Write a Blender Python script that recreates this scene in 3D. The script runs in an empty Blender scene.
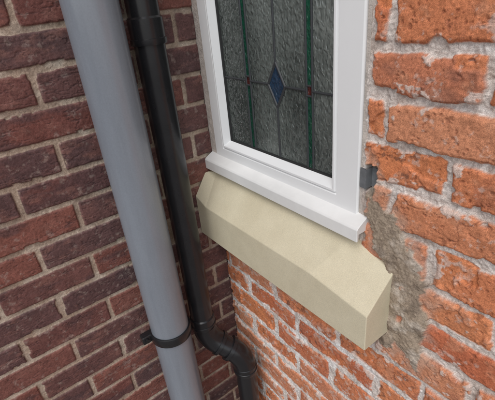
import bpy, bmesh, math, random
import numpy as np
from mathutils import Matrix, Vector
ZC=1.8
random.seed(3)
scene=bpy.context.scene
# ------------------------------------------------------------ helpers
def vnoise(u,v,scale,seed):
    rng=np.random.RandomState(seed)
    N=256
    T=rng.rand(N,N)
    a=u*scale+37.3; b=v*scale+91.7
    i=np.floor(a).astype(int); j=np.floor(b).astype(int)
    fa=a-i; fb=b-j
    fa=fa*fa*fa*(fa*(fa*6-15)+10); fb=fb*fb*fb*(fb*(fb*6-15)+10)
    i0=i%N; i1=(i+1)%N; j0=j%N; j1=(j+1)%N
    return ((T[i0,j0]*(1-fa)+T[i1,j0]*fa)*(1-fb)+(T[i0,j1]*(1-fa)+T[i1,j1]*fa)*fb)*2-1
def fbm(u,v,scale,seed,octs=4,gain=.5):
    s=0;a=1;tot=0
    for k in range(octs):
        c,sn=math.cos(.6*k+.3),math.sin(.6*k+.3)
        s=s+a*vnoise(u*c-v*sn,u*sn+v*c,scale*(2.03**k),seed+k*17); tot+=a; a*=gain
    return s/tot
def sstep(a,b,x):
    t=np.clip((x-a)/(b-a),0,1); return t*t*(3-2*t)
def hsh(i,j,seed):
    T=np.random.RandomState(seed).rand(128,128)
    return T[i%128,j%128]
def mixc(A,B,t):
    return A*(1-t[...,None])+B*t[...,None]
def C(*a): return np.array(a,dtype=float)

def brick_layout(u,v,H,L,joint,jit,seed,warp=0.0,wscale=9):
    uu=u+warp*fbm(u,v,wscale,seed+5,3); vv=v+warp*fbm(u,v,wscale*.8,seed+9,3)
    row=np.floor(vv/H).astype(int)
    rj=lambda r:(hsh(r,r*0+3,seed+1)-.5)*2*jit*.35
    bot=row*H+rj(row); top=(row+1)*H+rj(row+1)
    lo=vv<bot; hi=vv>=top
    row=row-lo.astype(int)+hi.astype(int)
    bot=row*H+rj(row); top=(row+1)*H+rj(row+1)
    off=(row%2)*.5*L+(hsh(row,row*0+7,seed+2)-.5)*2*jit*(1.2)
    f=(uu+off)/L
    idx=np.floor(f).astype(int)
    je=lambda i:(i*L-off+(hsh(i,row,seed+3)-.5)*2*jit)
    l=je(idx); r=je(idx+1)
    lo=uu<l; hi=uu>=r
    idx=idx-lo.astype(int)+hi.astype(int)
    l=je(idx); r=je(idx+1)
    cx=(l+r)/2; hw=(r-l)/2-joint/2; cy=(bot+top)/2; hh=(top-bot)/2-joint/2
    rad=.004
    qx=np.abs(uu-cx)-(hw-rad); qy=np.abs(vv-cy)-(hh-rad)
    out=np.sqrt(np.maximum(qx,0)**2+np.maximum(qy,0)**2)+np.minimum(np.maximum(qx,qy),0)-rad
    return -out,row,idx,(uu-cx)/np.maximum(hw,.01),(vv-cy)/np.maximum(hh,.01)

def segdist(u,v,pts):
    d=np.full(u.shape,9.0)
    for (ax,ay,ar),(bx,by,br) in zip(pts[:-1],pts[1:]):
        vx,vy=bx-ax,by-ay
        t=np.clip(((u-ax)*vx+(v-ay)*vy)/(vx*vx+vy*vy),0,1)
        dd=np.hypot(u-ax-t*vx,v-ay-t*vy)-(ar+(br-ar)*t)
        d=np.minimum(d,dd)
    return d

def old_wall(u,v):   # u=x, v=z-ZC
    sd,row,idx,bx,by=brick_layout(u,v+.012,.0775,.226,.0110,.014,21,warp=.008,wscale=8)
    e=fbm(u,v,70,4,4)*.0032+fbm(u,v,22,44,2)*.003
    below=sstep(-.50,-.62,v)*sstep(.75,.60,u)
    chip=sstep(.30,.40,fbm(u,v,15,46,4,.55))*.007
    sdn=sd+e-.0022*below-chip
    b=sstep(-.0010,.0016,sdn)
    r1=hsh(idx,row,31); r2=hsh(idx,row,32); r3=hsh(idx,row,33); r4=hsh(idx,row,34)
    n1=fbm(u,v,18,51,5,.55); n2=fbm(u,v,60,52,4); n3=fbm(u,v,240,53,3); n4=fbm(u,v,520,54,1)
    spall=sstep(.16,.22,fbm(u+r1*3,v+r2*5,15,61,4,.45))*(r3>.35)
    hb=.002+(r1-.5)*.0045+(r2-.5)*.003*bx+(r4-.5)*.003*by+n1*.0018+n2*.0009+n3*.0007-spall*.0045
    hb=hb-.0035*(1-sstep(0,.006,sdn))
    crk=1-sstep(0,.022,np.abs(fbm(u,v,9,77,4)-.05)); crk=crk*(r4>.78)
    hb=hb-crk*.0016
    pit=sstep(.40,.52,fbm(u,v,130,79,3))
    hb=hb-pit*.0015
    hm=-.0062+fbm(u,v,35,55,4)*.0036+n3*.0015+fbm(u,v,120,56,3)*.0020+.0045*below
    h=hb*b+hm*(1-b)
    orange=C(.57,.205,.098); red=C(.49,.150,.075); pale=C(.61,.30,.18); dk=C(.33,.12,.075)
    c=mixc(np.broadcast_to(orange,u.shape+(3,)),red,sstep(.35,.95,r2))
    c=mixc(c,pale,.5*sstep(.5,1,r1))
    c=mixc(c,dk,.45*sstep(.25,.5,fbm(u,v,20,63,5,.6)))
    c=mixc(c,pale,.45*sstep(.08,.5,fbm(u,v,33,64,5,.6)))
    c=mixc(c,C(.63,.225,.095),.6*spall)
    c=mixc(c,C(.08,.05,.045),.55*sstep(.38,.50,fbm(u,v,60,66,4,.6))*(r3>.5))
    c=mixc(c,C(.14,.08,.065),.45*sstep(.10,.45,fbm(u*.8,v*1.2,9,67,5,.65))*(r4<.22))
    c=mixc(c,dk*.7,crk*.5)
    c=mixc(c,dk*.6,pit*.4)
    c=c*(1+.16*n2+.20*n3+.12*n4)[...,None]
    mort=C(.62,.55,.50)
    mo=mixc(np.broadcast_to(mort,u.shape+(3,)),C(.73,.69,.66),sstep(-.1,.4,fbm(u,v,30,71,4))*(.6+.4*below))
    mo=mixc(mo,C(.40,.31,.255),.55*sstep(.10,.5,fbm(u,v,24,72,4))*(1-.6*below))
    mo=mo*(1+.20*n3+.10*n2+.10*n4)[...,None]
    sm=sstep(.22,.36,fbm(u,v,38,81,5,.6)-sd*10+.10*below)*.8
    sm=sm*(sdn<.018)
    big=.55*sstep(.38,.48,fbm(u*.8,v,12,83,5,.6))*sstep(-.15,.25,fbm(u,v,80,84,3))
    smf=.40*sstep(.33,.55,fbm(u,v,80,82,4,.6)+.13*below)
    film0=np.clip(np.maximum(np.maximum(sm,smf),big),0,1)
    c=mixc(c,C(.63,.53,.47),film0)
    h=h+.0011*np.maximum(sm,big)*b
    c=mixc(mo,c,b)
    P=[(.527,-.285,.004),(.535,-.335,.013),(.560,-.375,.026),(.605,-.43,.030),(.642,-.50,.030),(.648,-.57,.032),(.642,-.63,.026),(.672,-.68,.008)]
    P2=[(.585,-.44,.018),(.605,-.52,.024),(.612,-.60,.028),(.60,-.655,.018)]
    d=np.minimum(segdist(u,v,P),segdist(u,v,P2))+fbm(u,v,26,91,5,.6)*.030
    cm=sstep(.003,-.003,d)
    film=sstep(.035,-.005,d+fbm(u,v,60,94,4)*.02)*.4
    c=mixc(c,C(.44,.37,.31),film)
    hcm=.0045+fbm(u,v,28,92,5,.55)*.006+n3*.0012+.003*sstep(0,-.03,d)
    h=h*(1-cm)+np.maximum(hcm,h*.5)*cm
    cc=mixc(np.broadcast_to(C(.33,.26,.195),u.shape+(3,)),C(.49,.42,.35),sstep(-.1,.4,fbm(u,v,25,93,5,.6)))
    cc=mixc(cc,C(.19,.145,.11),.6*sstep(.14,.4,fbm(u,v,38,95,4,.6)))
    cc=cc*(1+.2*n3+.10*n4)[...,None]
    c=mixc(c,cc,cm)
    jd=sstep(.534,.527,u+fbm(u,v,45,97,4)*.012)*(v>-.5)*(v<.8)
    c=mixc(c,mo,jd); h=h*(1-jd)+(-.004+fbm(u,v,60,98,4)*.004)*jd
    hd=np.maximum(np.abs(u-.536)/.9,np.abs(v+.318)/2.0)+fbm(u,v,60,99,3)*.003
    hole=sstep(.015,.010,hd)
    h=h-.024*hole; c=mixc(c,C(.22,.20,.18),.8*hole)
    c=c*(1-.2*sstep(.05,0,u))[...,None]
    return h,np.clip(c,.01,.78)

def new_wall(u,v):   # u=-y (distance from corner), v=z-ZC
    sd,row,idx,bx,by=brick_layout(u+.06,v+.03,.075,.225,.0105,.0026,121,warp=.0014,wscale=6)
    n2=fbm(u,v,60,152,4); n3=fbm(u,v,260,153,3); n4=fbm(u,v,520,154,1)
    sdn=sd+fbm(u,v,130,104,3)*.0012+fbm(u,v,30,105,2)*.0009-.004*sstep(.38,.52,fbm(u,v,22,106,3))
    b=sstep(-.0010,.0014,sdn)
    r1=hsh(idx,row,131); r2=hsh(idx,row,132); r3=hsh(idx,row,133); r4=hsh(idx,row,134)
    hb=.0015+(r1-.5)*.0018+fbm(u,v,25,151,4)*.0010+n3*.0005-.0022*(1-sstep(0,.004,sdn))
    crease=np.abs(fbm(u*.5+r1*7,v*2.2+r2*5,30,160,4)); hb=hb-.0010*(1-sstep(0,.06,crease))
    hm=-.0032+fbm(u,v,60,155,3)*.0011+n3*.0009-.0014*sstep(.0,.9,fbm(u,v,8,157,2))
    h=hb*b+hm*(1-b)
    A=C(.168,.062,.050); B=C(.215,.082,.062); D=C(.080,.049,.051); E=C(.130,.068,.064)
    c=mixc(np.broadcast_to(A,u.shape+(3,)),B,sstep(.3,.9,r2))
    c=mixc(c,D,.80*sstep(.70,.90,r1))
    c=mixc(c,E,.8*sstep(.35,.8,r3))
    c=mixc(c,D,.6*sstep(.02,.40,fbm(u*.6+r1*3,v*1.5,12,163,5,.6)+(r4-.5)*.4))
    c=mixc(c,C(.29,.14,.11),.35*sstep(.12,.5,fbm(u*.7,v*1.4,40,164,5,.6)))
    c=mixc(c,C(.36,.28,.24),.38*sstep(.28,.55,fbm(u,v,70,165,4,.6)))
    c=mixc(c,D*.7,.5*(1-sstep(0,.05,crease)))
    c=c*(1+.22*n2+.24*n3+.12*n4)[...,None]
    mo=mixc(np.broadcast_to(C(.40,.305,.23),u.shape+(3,)),C(.50,.415,.33),sstep(-.2,.5,fbm(u,v,28,171,4)))
    mo=mixc(mo,C(.23,.165,.125),.5*sstep(.1,.5,fbm(u,v,16,172,4)))
    mo=mo*(1+.25*n3+.10*n4)[...,None]
    c=mixc(mo,c,b)
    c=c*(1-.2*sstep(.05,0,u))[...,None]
    return h,np.clip(c,.01,.75)

def grid_mesh(name,fn,kind,u0,u1,v0,v1,step,hole=None):
    nu=max(2,int(round((u1-u0)/step))+1); nv=max(2,int(round((v1-v0)/step))+1)
    U,V=np.meshgrid(np.linspace(u0,u1,nu),np.linspace(v0,v1,nv),indexing='ij')
    h,c=fn(U,V)
    co=np.zeros((nu,nv,3))
    if kind=='old':
        co[...,0]=U; co[...,1]=-h; co[...,2]=V+ZC
    else:
        co[...,0]=h; co[...,1]=-U; co[...,2]=V+ZC
    I=np.arange(nu*nv).reshape(nu,nv)
    a=I[:-1,:-1];b=I[1:,:-1];d=I[1:,1:];e=I[:-1,1:]
    q=np.stack([a,b,d,e],-1)
    if kind!='old': q=q[...,::-1]
    if hole:
        uc=(U[:-1,:-1]+U[1:,1:])/2; vc=(V[:-1,:-1]+V[1:,1:])/2
        keep=~((uc>hole[0])&(uc<hole[1])&(vc>hole[2])&(vc<hole[3]))
        q=q[keep]
    q=q.reshape(-1,4)
    me=bpy.data.meshes.new(name)
    me.vertices.add(nu*nv); me.vertices.foreach_set('co',co.reshape(-1).astype(np.float32))
    me.loops.add(q.size); me.loops.foreach_set('vertex_index',q.reshape(-1).astype(np.int32))
    me.polygons.add(len(q)); me.polygons.foreach_set('loop_start',np.arange(0,q.size,4,dtype=np.int32))
    me.polygons.foreach_set('loop_total',np.full(len(q),4,dtype=np.int32))
    me.polygons.foreach_set('use_smooth',np.ones(len(q),dtype=bool))
    at=me.color_attributes.new('alb','FLOAT_COLOR','POINT')
    cc=np.ones((nu*nv,4),dtype=np.float32); cc[:,:3]=c.reshape(-1,3)
    at.data.foreach_set('color',cc.reshape(-1))
    me.update(); me.validate()
    ob=bpy.data.objects.new(name,me); scene.collection.objects.link(ob)
    return ob

def newmat(name):
    m=bpy.data.materials.new(name); m.use_nodes=True
    nt=m.node_tree; p=nt.nodes['Principled BSDF']; return m,nt,p
def N(nt,t,**k):
    n=nt.nodes.new(t)
    for a,b in k.items():
        if a in n.inputs: n.inputs[a].default_value=b
        else: setattr(n,a,b)
    return n
def wall_mat(name,rough,spec):
    m,nt,p=newmat(name)
    a=N(nt,'ShaderNodeAttribute',attribute_name='alb')
    tc=N(nt,'ShaderNodeTexCoord')
    n1=N(nt,'ShaderNodeTexNoise',Scale=800.0,Detail=1.0,Roughness=.6)
    nt.links.new(tc.outputs['Object'],n1.inputs['Vector'])
    mr=N(nt,'ShaderNodeMapRange'); mr.inputs['From Min'].default_value=.25; mr.inputs['From Max'].default_value=.75
    mr.inputs['To Min'].default_value=.64; mr.inputs['To Max'].default_value=1.36
    nt.links.new(n1.outputs['Fac'],mr.inputs['Value'])
    mx=N(nt,'ShaderNodeVectorMath',operation='SCALE')
    nt.links.new(a.outputs['Color'],mx.inputs[0]); nt.links.new(mr.outputs[0],mx.inputs['Scale'])
    nt.links.new(mx.outputs[0],p.inputs['Base Color'])
    p.inputs['Roughness'].default_value=rough; p.inputs['Specular IOR Level'].default_value=spec
    return m
def simple(name,col,rough=.5,nscale=0,namp=.1,bump=0,bdist=.001,spec=.5,bscale=None,col2=None,stretch=(1,1,1),detail=4.0,grain=0,gscale=900.0):
    m,nt,p=newmat(name); p.inputs['Roughness'].default_value=rough; p.inputs['Specular IOR Level'].default_value=spec
    p.inputs['Base Color'].default_value=(*col,1)
    tc=N(nt,'ShaderNodeTexCoord'); mp=N(nt,'ShaderNodeMapping'); mp.inputs['Scale'].default_value=stretch
    nt.links.new(tc.outputs['Object'],mp.inputs['Vector'])
    if nscale:
        n=N(nt,'ShaderNodeTexNoise',Scale=float(nscale),Detail=detail,Roughness=.65)
        nt.links.new(mp.outputs[0],n.inputs['Vector'])
        cr=N(nt,'ShaderNodeValToRGB')
        cr.color_ramp.elements[0].position=.3; cr.color_ramp.elements[1].position=.7
        c2=col2 or tuple(x*(1-namp) for x in col)
        cr.color_ramp.elements[0].color=(*c2,1); cr.color_ramp.elements[1].color=(*col,1)
        nt.links.new(n.outputs['Fac'],cr.inputs[0]); out=cr.outputs[0]
        if grain:
            g=N(nt,'ShaderNodeTexNoise',Scale=gscale,Detail=2.0,Roughness=.7)
            nt.links.new(tc.outputs['Object'],g.inputs['Vector'])
            mr=N(nt,'ShaderNodeMapRange'); mr.inputs['From Min'].default_value=.28; mr.inputs['From Max'].default_value=.68
            mr.inputs['To Min'].default_value=1-grain; mr.inputs['To Max'].default_value=1+grain*.6
            nt.links.new(g.outputs['Fac'],mr.inputs['Value'])
            mx=N(nt,'ShaderNodeVectorMath',operation='SCALE')
            nt.links.new(out,mx.inputs[0]); nt.links.new(mr.outputs[0],mx.inputs['Scale']); out=mx.outputs[0]
        nt.links.new(out,p.inputs['Base Color'])
    if bump:
        n=N(nt,'ShaderNodeTexNoise',Scale=float(bscale or 300),Detail=3.0,Roughness=.7)
        nt.links.new(tc.outputs['Object'],n.inputs['Vector'])
        bp=N(nt,'ShaderNodeBump',Strength=float(bump),Distance=bdist)
        nt.links.new(n.outputs['Fac'],bp.inputs['Height']); nt.links.new(bp.outputs[0],p.inputs['Normal'])
    return m

def empty(name):
    e=bpy.data.objects.new(name,None); scene.collection.objects.link(e); return e
def mesh(name,vs,fs,mat,parent=None,bevel=0,smooth=False,seg=2):
    me=bpy.data.meshes.new(name); me.from_pydata([(x,y,z+ZC) for x,y,z in vs],[],fs); me.update()
    bm=bmesh.new(); bm.from_mesh(me); bmesh.ops.recalc_face_normals(bm,faces=bm.faces); bm.to_mesh(me); bm.free()
    ob=bpy.data.objects.new(name,me); scene.collection.objects.link(ob)
    me.materials.append(mat)
    if parent: ob.parent=parent
    if bevel:
        b=ob.modifiers.new('b','BEVEL'); b.width=bevel; b.segments=seg; b.limit_method='ANGLE'; b.angle_limit=math.radians(9)
        smooth=True
    if smooth:
        for p in me.polygons: p.use_smooth=True
        if bevel:
            w=ob.modifiers.new('w','WEIGHTED_NORMAL'); w.keep_sharp=True
    return ob
def box(name,x0,x1,y0,y1,z0,z1,mat,parent=None,bevel=0):
    vs=[(x,y,z) for x in(x0,x1) for y in(y0,y1) for z in(z0,z1)]
    fs=[(0,1,3,2),(4,6,7,5),(0,4,5,1),(2,3,7,6),(0,2,6,4),(1,5,7,3)]
    return mesh(name,vs,fs,mat,parent,bevel)
def loft_x(name,sections,mat,parent=None,bevel=0):
    n=len(sections[0]); vs=[p for s in sections for p in s]
    fs=[tuple(range(n))[::-1],tuple(range(len(vs)-n,len(vs)))]
    for k in range(len(sections)-1):
        for i in range(n):
            a=k*n+i; b=k*n+(i+1)%n
            fs.append((a,b,b+n,a+n))
    return mesh(name,vs,fs,mat,parent,bevel)
def extrude_x(name,prof,x0,x1,mat,parent=None,bevel=0):
    return loft_x(name,[[(x0,y,z) for y,z in prof],[(x1,y,z) for y,z in prof]],mat,parent,bevel)
def tube(name,pts,mat,parent=None,seg=64,cap=True):
    P=[Vector(p) for p,_ in pts]; R=[r for _,r in pts]
    vs=[];fs=[]
    ref=None
    for i,p in enumerate(P):
        k=1
        t=P[min(i+1,len(P)-1)]-P[max(i-1,0)]
        while t.length<1e-6:
            k+=1; t=P[min(i+k,len(P)-1)]-P[max(i-k,0)]
        t.normalize()
        if ref is None: ref=Vector((1,0,0)) if abs(t.x)<.9 else Vector((0,1,0))
        s=(ref-t*ref.dot(t)).normalized(); ref=s
        w=t.cross(s)
        for j in range(seg):
            an=2*math.pi*j/seg
            vs.append(tuple(p+(s*math.cos(an)+w*math.sin(an))*R[i]))
    for i in range(len(P)-1):
        for j in range(seg):
            fs.append((i*seg+j,i*seg+(j+1)%seg,(i+1)*seg+(j+1)%seg,(i+1)*seg+j))
    if cap:
        fs.append(tuple(range(seg))[::-1]); fs.append(tuple(range((len(P)-1)*seg,len(P)*seg)))
    ob=mesh(name,vs,fs,mat,parent)
    for p in ob.data.polygons: p.use_smooth=len(p.vertices)==4
    es=ob.modifiers.new('e','EDGE_SPLIT'); es.split_angle=math.radians(35)
    return ob

# ------------------------------------------------------------ walls
m_old=wall_mat('old_orange_brick',.92,.2)
m_new=wall_mat('dark_red_brick',.62,.32)
m_core=simple('mortar_core',(.3,.24,.19),.95)
TOP=2.2
ow=empty('old_brick_wall'); nw=empty('dark_brick_wall')
hole=(0,.5195,-.47,.755)
def addw(par,mat,*a,**k):
    o=grid_mesh(*a,**k); o.data.materials.append(mat); o.parent=par
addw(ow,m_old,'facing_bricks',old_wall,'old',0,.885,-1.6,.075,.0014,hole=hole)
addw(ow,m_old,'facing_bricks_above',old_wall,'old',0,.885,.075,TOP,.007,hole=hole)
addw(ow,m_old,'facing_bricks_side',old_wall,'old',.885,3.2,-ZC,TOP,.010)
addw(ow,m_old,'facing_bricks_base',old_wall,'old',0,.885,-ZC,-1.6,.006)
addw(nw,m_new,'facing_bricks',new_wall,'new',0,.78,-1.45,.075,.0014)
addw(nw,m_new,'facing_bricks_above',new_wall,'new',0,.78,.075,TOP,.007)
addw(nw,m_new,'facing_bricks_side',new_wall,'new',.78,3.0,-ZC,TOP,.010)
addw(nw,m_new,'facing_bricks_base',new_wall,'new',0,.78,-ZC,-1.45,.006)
box('wall_core_right',.56,3.2,.038,.28,-ZC,TOP,m_core,ow)
box('wall_core_below',0,.56,.09,.28,-ZC,-.48,m_core,ow)
box('wall_core_above',0,.56,.038,.28,.78,TOP,m_core,ow)
box('wall_core',-.28,-.03,-3.0,.28,-ZC,TOP,m_core,nw)
m_mort=simple('reveal_mortar',(.62,.55,.49),.95,60,.35,.8,.003,bscale=120)
box('reveal_left',-.004,.0262,.001,.09,-.46,.755,m_mort,ow,.002)
box('reveal_right',.514,.5215,.004,.09,-.46,.755,m_mort,ow,.001)

# ------------------------------------------------------------ stone sill (one stone, stooled ends)
m_stone=simple('cast_stone',(.71,.64,.475),.92,7,.13,.5,.0008,bscale=650,spec=.12,detail=8.0,col2=(.59,.52,.37),grain=.16,gscale=750.0)
sill=empty('window_sill')
B=-.637; YF=-.075; YB=.085
def sec(xf,zf,xb,yb,zb,xe):
    return [(xf,YF,zf),(xb,yb,zb),(xe,YB,zb+.004),(xe,YB,B),(xf,YF,B)]
loft_x('stone',[sec(.001,-.512,.001,-.034,-.452,.001),
                sec(.052,-.531,.022,-.006,-.451,.022),
                sec(.458,-.531,.508,-.006,-.451,.508),
                sec(.603,-.550,.603,-.001,-.487,.603)],m_stone,sill,.0022)

# ------------------------------------------------------------ window
m_pvc=simple('white_upvc',(.85,.85,.845),.28,5,.05,detail=6.0)
m_pvcd=simple('weathered_upvc',(.84,.83,.81),.35,9,.14,detail=7.0)
m_gask=simple('black_gasket',(.02,.02,.02),.6)
win=empty('window')
def ring(name,outer,inner,prof,mat,parent):
    vs=[];fs=[]
    for t,y in prof:
        x0=outer[0]+(inner[0]-outer[0])*t; x1=outer[1]+(inner[1]-outer[1])*t
        z0=outer[2]+(inner[2]-outer[2])*t; z1=outer[3]+(inner[3]-outer[3])*t
        vs+=[(x0,y,z0),(x1,y,z0),(x1,y,z1),(x0,y,z1)]
    for i in range(len(prof)-1):
        for j in range(4):
            fs.append((i*4+j,i*4+(j+1)%4,(i+1)*4+(j+1)%4,(i+1)*4+j))
    return mesh(name,vs,fs,mat,parent,.0010)
O=(.0265,.5135,-.425,.75); I=(.080,.440,-.352,.68)
ring('frame',O,I,[(0,.08),(0,.002),(.03,-.001),(.70,-.001),(.72,.003),(.75,.003),(.77,-.002),(.84,-.002),(.97,.012),(1.0,.016),(1.0,.06)],m_pvc,win)
ring('gasket',(.078,.442,-.354,.682),(.0835,.4365,-.3485,.6765),[(0,.0175),(.3,.0160),(.8,.0165),(1,.022)],m_gask,win)
extrude_x('upvc_cill',[(.02,-.388),(-.010,-.402),(-.024,-.410),(-.027,-.414),(-.027,-.440),(-.021,-.440),(-.021,-.425),(-.004,-.425),(.02,-.4251)],.001,.536,m_pvcd,win,.0012)
box('cill_bed',.003,.52,-.003,.05,-.450,-.4255,m_mort,win)
# galvanised fixing strap showing in the gap beside the frame
m_galv=simple('galvanised_steel',(.20,.21,.22),.45,60,.35,spec=.6)
mesh('fixing_strap',[(.5155,.001,-.338),(.5155,.001,-.300),(.530,-.001,-.300),(.530,-.001,-.338),(.5305,.016,-.300),(.5305,.016,-.338),(.547,.017,-.302),(.547,.017,-.336),
     (.5155,.003,-.338),(.5155,.003,-.300),(.528,.001,-.300),(.528,.001,-.338)],
     [(0,1,2,3),(3,2,4,5),(5,4,6,7),(8,9,10,11)],m_galv,win)
# textured obscure glass
def glassmat(name,c1,c2,rough=.08,b=.8):
    m,nt,p=newmat(name); p.inputs['Roughness'].default_value=rough; p.inputs['IOR'].default_value=1.7
    tc=N(nt,'ShaderNodeTexCoord'); mp=N(nt,'ShaderNodeMapping'); mp.inputs['Scale'].default_value=(1,1,.6)
    nt.links.new(tc.outputs['Object'],mp.inputs['Vector'])
    n=N(nt,'ShaderNodeTexNoise',Scale=150.0,Detail=1.0,Roughness=.4,Distortion=.5)
    nt.links.new(mp.outputs[0],n.inputs['Vector'])
    big=N(nt,'ShaderNodeTexNoise',Scale=5.0,Detail=2.0)
    nt.links.new(mp.outputs[0],big.inputs['Vector'])
    ad=N(nt,'ShaderNodeMath',operation='MULTIPLY_ADD'); ad.inputs[1].default_value=.25
    bb=N(nt,'ShaderNodeMath',operation='MULTIPLY'); bb.inputs[1].default_value=.75
    nt.links.new(big.outputs['Fac'],bb.inputs[0])
    nt.links.new(n.outputs['Fac'],ad.inputs[0]); nt.links.new(bb.outputs[0],ad.inputs[2])
    cr=N(nt,'ShaderNodeValToRGB'); cr.color_ramp.elements[0].position=.34; cr.color_ramp.elements[1].position=.64
    cr.color_ramp.elements[0].color=(*c1,1); cr.color_ramp.elements[1].color=(*c2,1)
    nt.links.new(ad.outputs[0],cr.inputs[0]); nt.links.new(cr.outputs[0],p.inputs['Base Color'])
    bp=N(nt,'ShaderNodeBump',Strength=b,Distance=.0058)
    nt.links.new(n.outputs['Fac'],bp.inputs['Height']); nt.links.new(bp.outputs[0],p.inputs['Normal'])
    return m
g_clear=glassmat('obscure_glass',(.038,.046,.042),(.18,.20,.185))
g_green=glassmat('green_glass',(.005,.042,.026),(.012,.09,.05))
g_blue=glassmat('blue_glass',(.012,.026,.048),(.03,.06,.11))
g_red=glassmat('red_glass',(.06,.012,.010),(.12,.025,.02))
m_lead=simple('lead_came',(.035,.037,.04),.5)
Y=.022
box('glass_pane',.079,.441,Y,Y+.006,-.353,.681,g_clear,win)
cx,cz=.274,-.186
def poly(name,pts,mat,y=Y-.0008):
    mesh(name,[(x,y,z) for x,z in pts],[tuple(range(len(pts)))],mat,win)
def came(name,pts,w=.0058):
    vs=[];fs=[]
    n=len(pts)
    for i,(x,z) in enumerate(pts):
        a=pts[max(i-1,0)]; b=pts[min(i+1,n-1)]
        dx,dz=b[0]-a[0],b[1]-a[1]; l=math.hypot(dx,dz) or 1; nx,nz=-dz/l,dx/l
        for s,y in((-.5,Y-.001),(-.3,Y-.0032),(0,Y-.0038),(.3,Y-.0032),(.5,Y-.001)):
            vs.append((x+nx*w*s,y,z+nz*w*s))
    for i in range(n-1):
        for k in range(4): fs.append((i*5+k,i*5+k+1,i*5+5+k+1,i*5+5+k))
    mesh(name,vs,fs,m_lead,win,smooth=True)
for s,nm in((-1,'left'),(1,'right')):
    x=cx+s*.098
    for z0,z1,mt,k in((-.352,cz-.010,g_green,'a'),(cz-.010,cz+.010,g_red,'b'),(cz+.010,.68,g_green,'c')):
        poly('band_%s_%s'%(nm,k),[(x-.007,z0),(x+.007,z0),(x+.007,z1),(x-.007,z1)],mt)
    came('came_%s_1'%nm,[(x-.008,-.352),(x-.008,.68)],.005); came('came_%s_2'%nm,[(x+.008,-.352),(x+.008,.68)],.005)
    for dz in(-.010,.010): came('came_%s_h%d'%(nm,dz*1000),[(x-.008,cz+dz),(x+.008,cz+dz)],.004)
    e=.080 if s<0 else .440
    came('came_%s_out'%nm,[(x+s*.008,cz),(e,cz)],.005)
    came('came_%s_in'%nm,[(x-s*.008,cz),(cx+s*.027,cz)],.005)
W_,H_=.027,.047
poly('diamond',[(cx,cz-H_),(cx+W_,cz),(cx,cz+H_),(cx-W_,cz)],g_blue)
for i,(p,q) in enumerate((((0,-1),(1,0)),((1,0),(0,1)),((0,1),(-1,0)),((-1,0),(0,-1)))):
    came('came_diamond_%d'%i,[(cx+p[0]*W_,cz+p[1]*H_),(cx+q[0]*W_,cz+q[1]*H_)],.006)
for s in(-1,1):
    came('came_v_%d'%s,[(cx,cz+s*H_),(cx,-.352 if s<0 else .68)],.005)

# ------------------------------------------------------------ grey soil pipe
m_grey=simple('grey_pvc_pipe',(.255,.28,.315),.24,9,.2,.05,.001,bscale=25,col2=(.185,.205,.235),stretch=(1.6,1.6,.18),detail=8.0,spec=.6,grain=.05,gscale=300.0)
m_blk=simple('black_pvc_pipe',(.017,.017,.019),.26,20,.3,.04,.001,bscale=25)
gp=empty('soil_pipe')
gx,gy=.095,-.270
GR=.0525
tube('pipe',[((gx,gy,-ZC),GR),((gx,gy,TOP-.1),GR)],m_grey,gp,96)
zb=-.83
cl=[((gx,gy,zb-.014),GR),((gx,gy,zb-.014),GR+.0045),((gx,gy,zb-.011),GR+.006),((gx,gy,zb+.011),GR+.006),((gx,gy,zb+.014),GR+.0045),((gx,gy,zb+.014),GR)]
tube('bracket_strap',cl,m_blk,gp,96,False)
box('bracket_back',.001,.045,gy-.022,gy+.022,zb-.014,zb+.014,m_blk,gp,.002)
box('bracket_lug',gx-.030,gx-.006,gy-.082,gy-.050,zb-.013,zb+.013,m_blk,gp,.004)
tube('bracket_bolt',[((gx-.034,gy-.069,zb),.006),((gx+.000,gy-.069,zb),.006)],m_blk,gp,12)
# ------------------------------------------------------------ black downpipe
bp_=empty('downpipe')
px,py=.072,-.158; r=.034
qx,qy=.150,-.075
def sock(z0,z1,x,y,nm):
    tube(nm,[((x,y,z0),r),((x,y,z0),.0385),((x,y,z0+.003),.0395),((x,y,z0+.012),.0395),((x,y,z0+.013),.0375),((x,y,z1-.004),.0375),((x,y,z1),.034)],m_blk,bp_,64,False)
tube('pipe_upper',[((px,py,-.895),r),((px,py,TOP-.1),r)],m_blk,bp_)
sock(-.085,-.03,px,py,'joint_socket')
def bend(p0,p1,p2,rad,steps=10):
    P0,P1,P2=Vector(p0),Vector(p1),Vector(p2); o=[]
    for i in range(steps+1):
        t=i/steps; o.append((tuple(P0*(1-t)**2+P1*2*t*(1-t)+P2*t*t),rad))
    return o
a0=(px,py,-.90); a1=(px,py,-.955)
dz=.085
b1=(qx,qy,-.955-dz); b2=(qx,qy,-.955-dz-.055)
def lerp(a,b,t): return tuple(a[i]+(b[i]-a[i])*t for i in range(3))
a2=lerp(a1,b1,.36); b0=lerp(a1,b1,.64)
sock(-.905,-.865,px,py,'bend_socket')
tube('upper_bend',bend(a0,a1,a2,.0365),m_blk,bp_)
tube('upper_bend_lip',[(lerp(a1,b1,.33),.0365),(lerp(a1,b1,.33),.040),(lerp(a1,b1,.40),.040),(lerp(a1,b1,.40),.034)],m_blk,bp_,64,False)
tube('offset_length',[(lerp(a1,b1,.3),r),(lerp(a1,b1,.7),r)],m_blk,bp_)
tube('lower_bend_lip',[(lerp(a1,b1,.60),.034),(lerp(a1,b1,.60),.041),(lerp(a1,b1,.68),.041),(lerp(a1,b1,.68),.0365)],m_blk,bp_,64,False)
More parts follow.
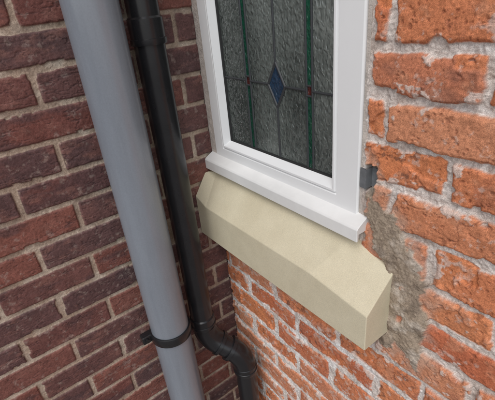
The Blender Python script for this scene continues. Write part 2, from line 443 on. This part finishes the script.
tube('lower_bend',bend(b0,b1,b2,.0365),m_blk,bp_)
sock(b2[2]-.012,b2[2]+.02,qx,qy,'lower_socket')
tube('pipe_lower',[((qx,qy,-ZC),r),((qx,qy,b2[2]+.01),r)],m_blk,bp_)

# ------------------------------------------------------------ ground
m_gr=simple('paving_concrete',(.26,.25,.235),.9,8,.35)
mesh('ground',[(-60,-60,-ZC),(60,-60,-ZC),(60,60,-ZC),(-60,60,-ZC)],[(0,1,2,3)],m_gr)

# ------------------------------------------------------------ light
w=bpy.data.worlds.new('World'); scene.world=w; w.use_nodes=True
nt=w.node_tree; bg=nt.nodes['Background']
sky=N(nt,'ShaderNodeTexSky',sky_type='NISHITA'); sky.sun_disc=False
el,az=math.radians(54),math.radians(145)
sky.sun_elevation=el; sky.sun_rotation=az
hs=N(nt,'ShaderNodeHueSaturation',Saturation=.36,Value=1.15)
nt.links.new(sky.outputs[0],hs.inputs['Color']); nt.links.new(hs.outputs[0],bg.inputs['Color'])
bg.inputs['Strength'].default_value=.15
sd=bpy.data.lights.new('sun','SUN'); sd.energy=1.5; sd.angle=math.radians(40); sd.color=(1,.975,.94)
so=bpy.data.objects.new('sun',sd); scene.collection.objects.link(so)
D=Vector((math.sin(az)*math.cos(el),math.cos(az)*math.cos(el),math.sin(el)))
so.rotation_euler=D.to_track_quat('Z','Y').to_euler(); so.location=(2,-3,5)

# ------------------------------------------------------------ camera
cam=bpy.data.cameras.new('camera'); co=bpy.data.objects.new('camera',cam); scene.collection.objects.link(co)
R=Vector((.606,.790,-.0905)).normalized(); F=Vector((-.727,.505,-.467)).normalized()
Up=R.cross(F).normalized(); R=F.cross(Up)
M=Matrix((( R.x,Up.x,-F.x,.93),(R.y,Up.y,-F.y,-.54),(R.z,Up.z,-F.z,ZC),(0,0,0,1)))
co.matrix_world=M
cam.sensor_width=36; cam.lens=28.9; cam.clip_start=.01; cam.clip_end=500
scene.camera=co
scene.view_settings.view_transform='Standard'; scene.view_settings.look='None'; scene.view_settings.exposure=0
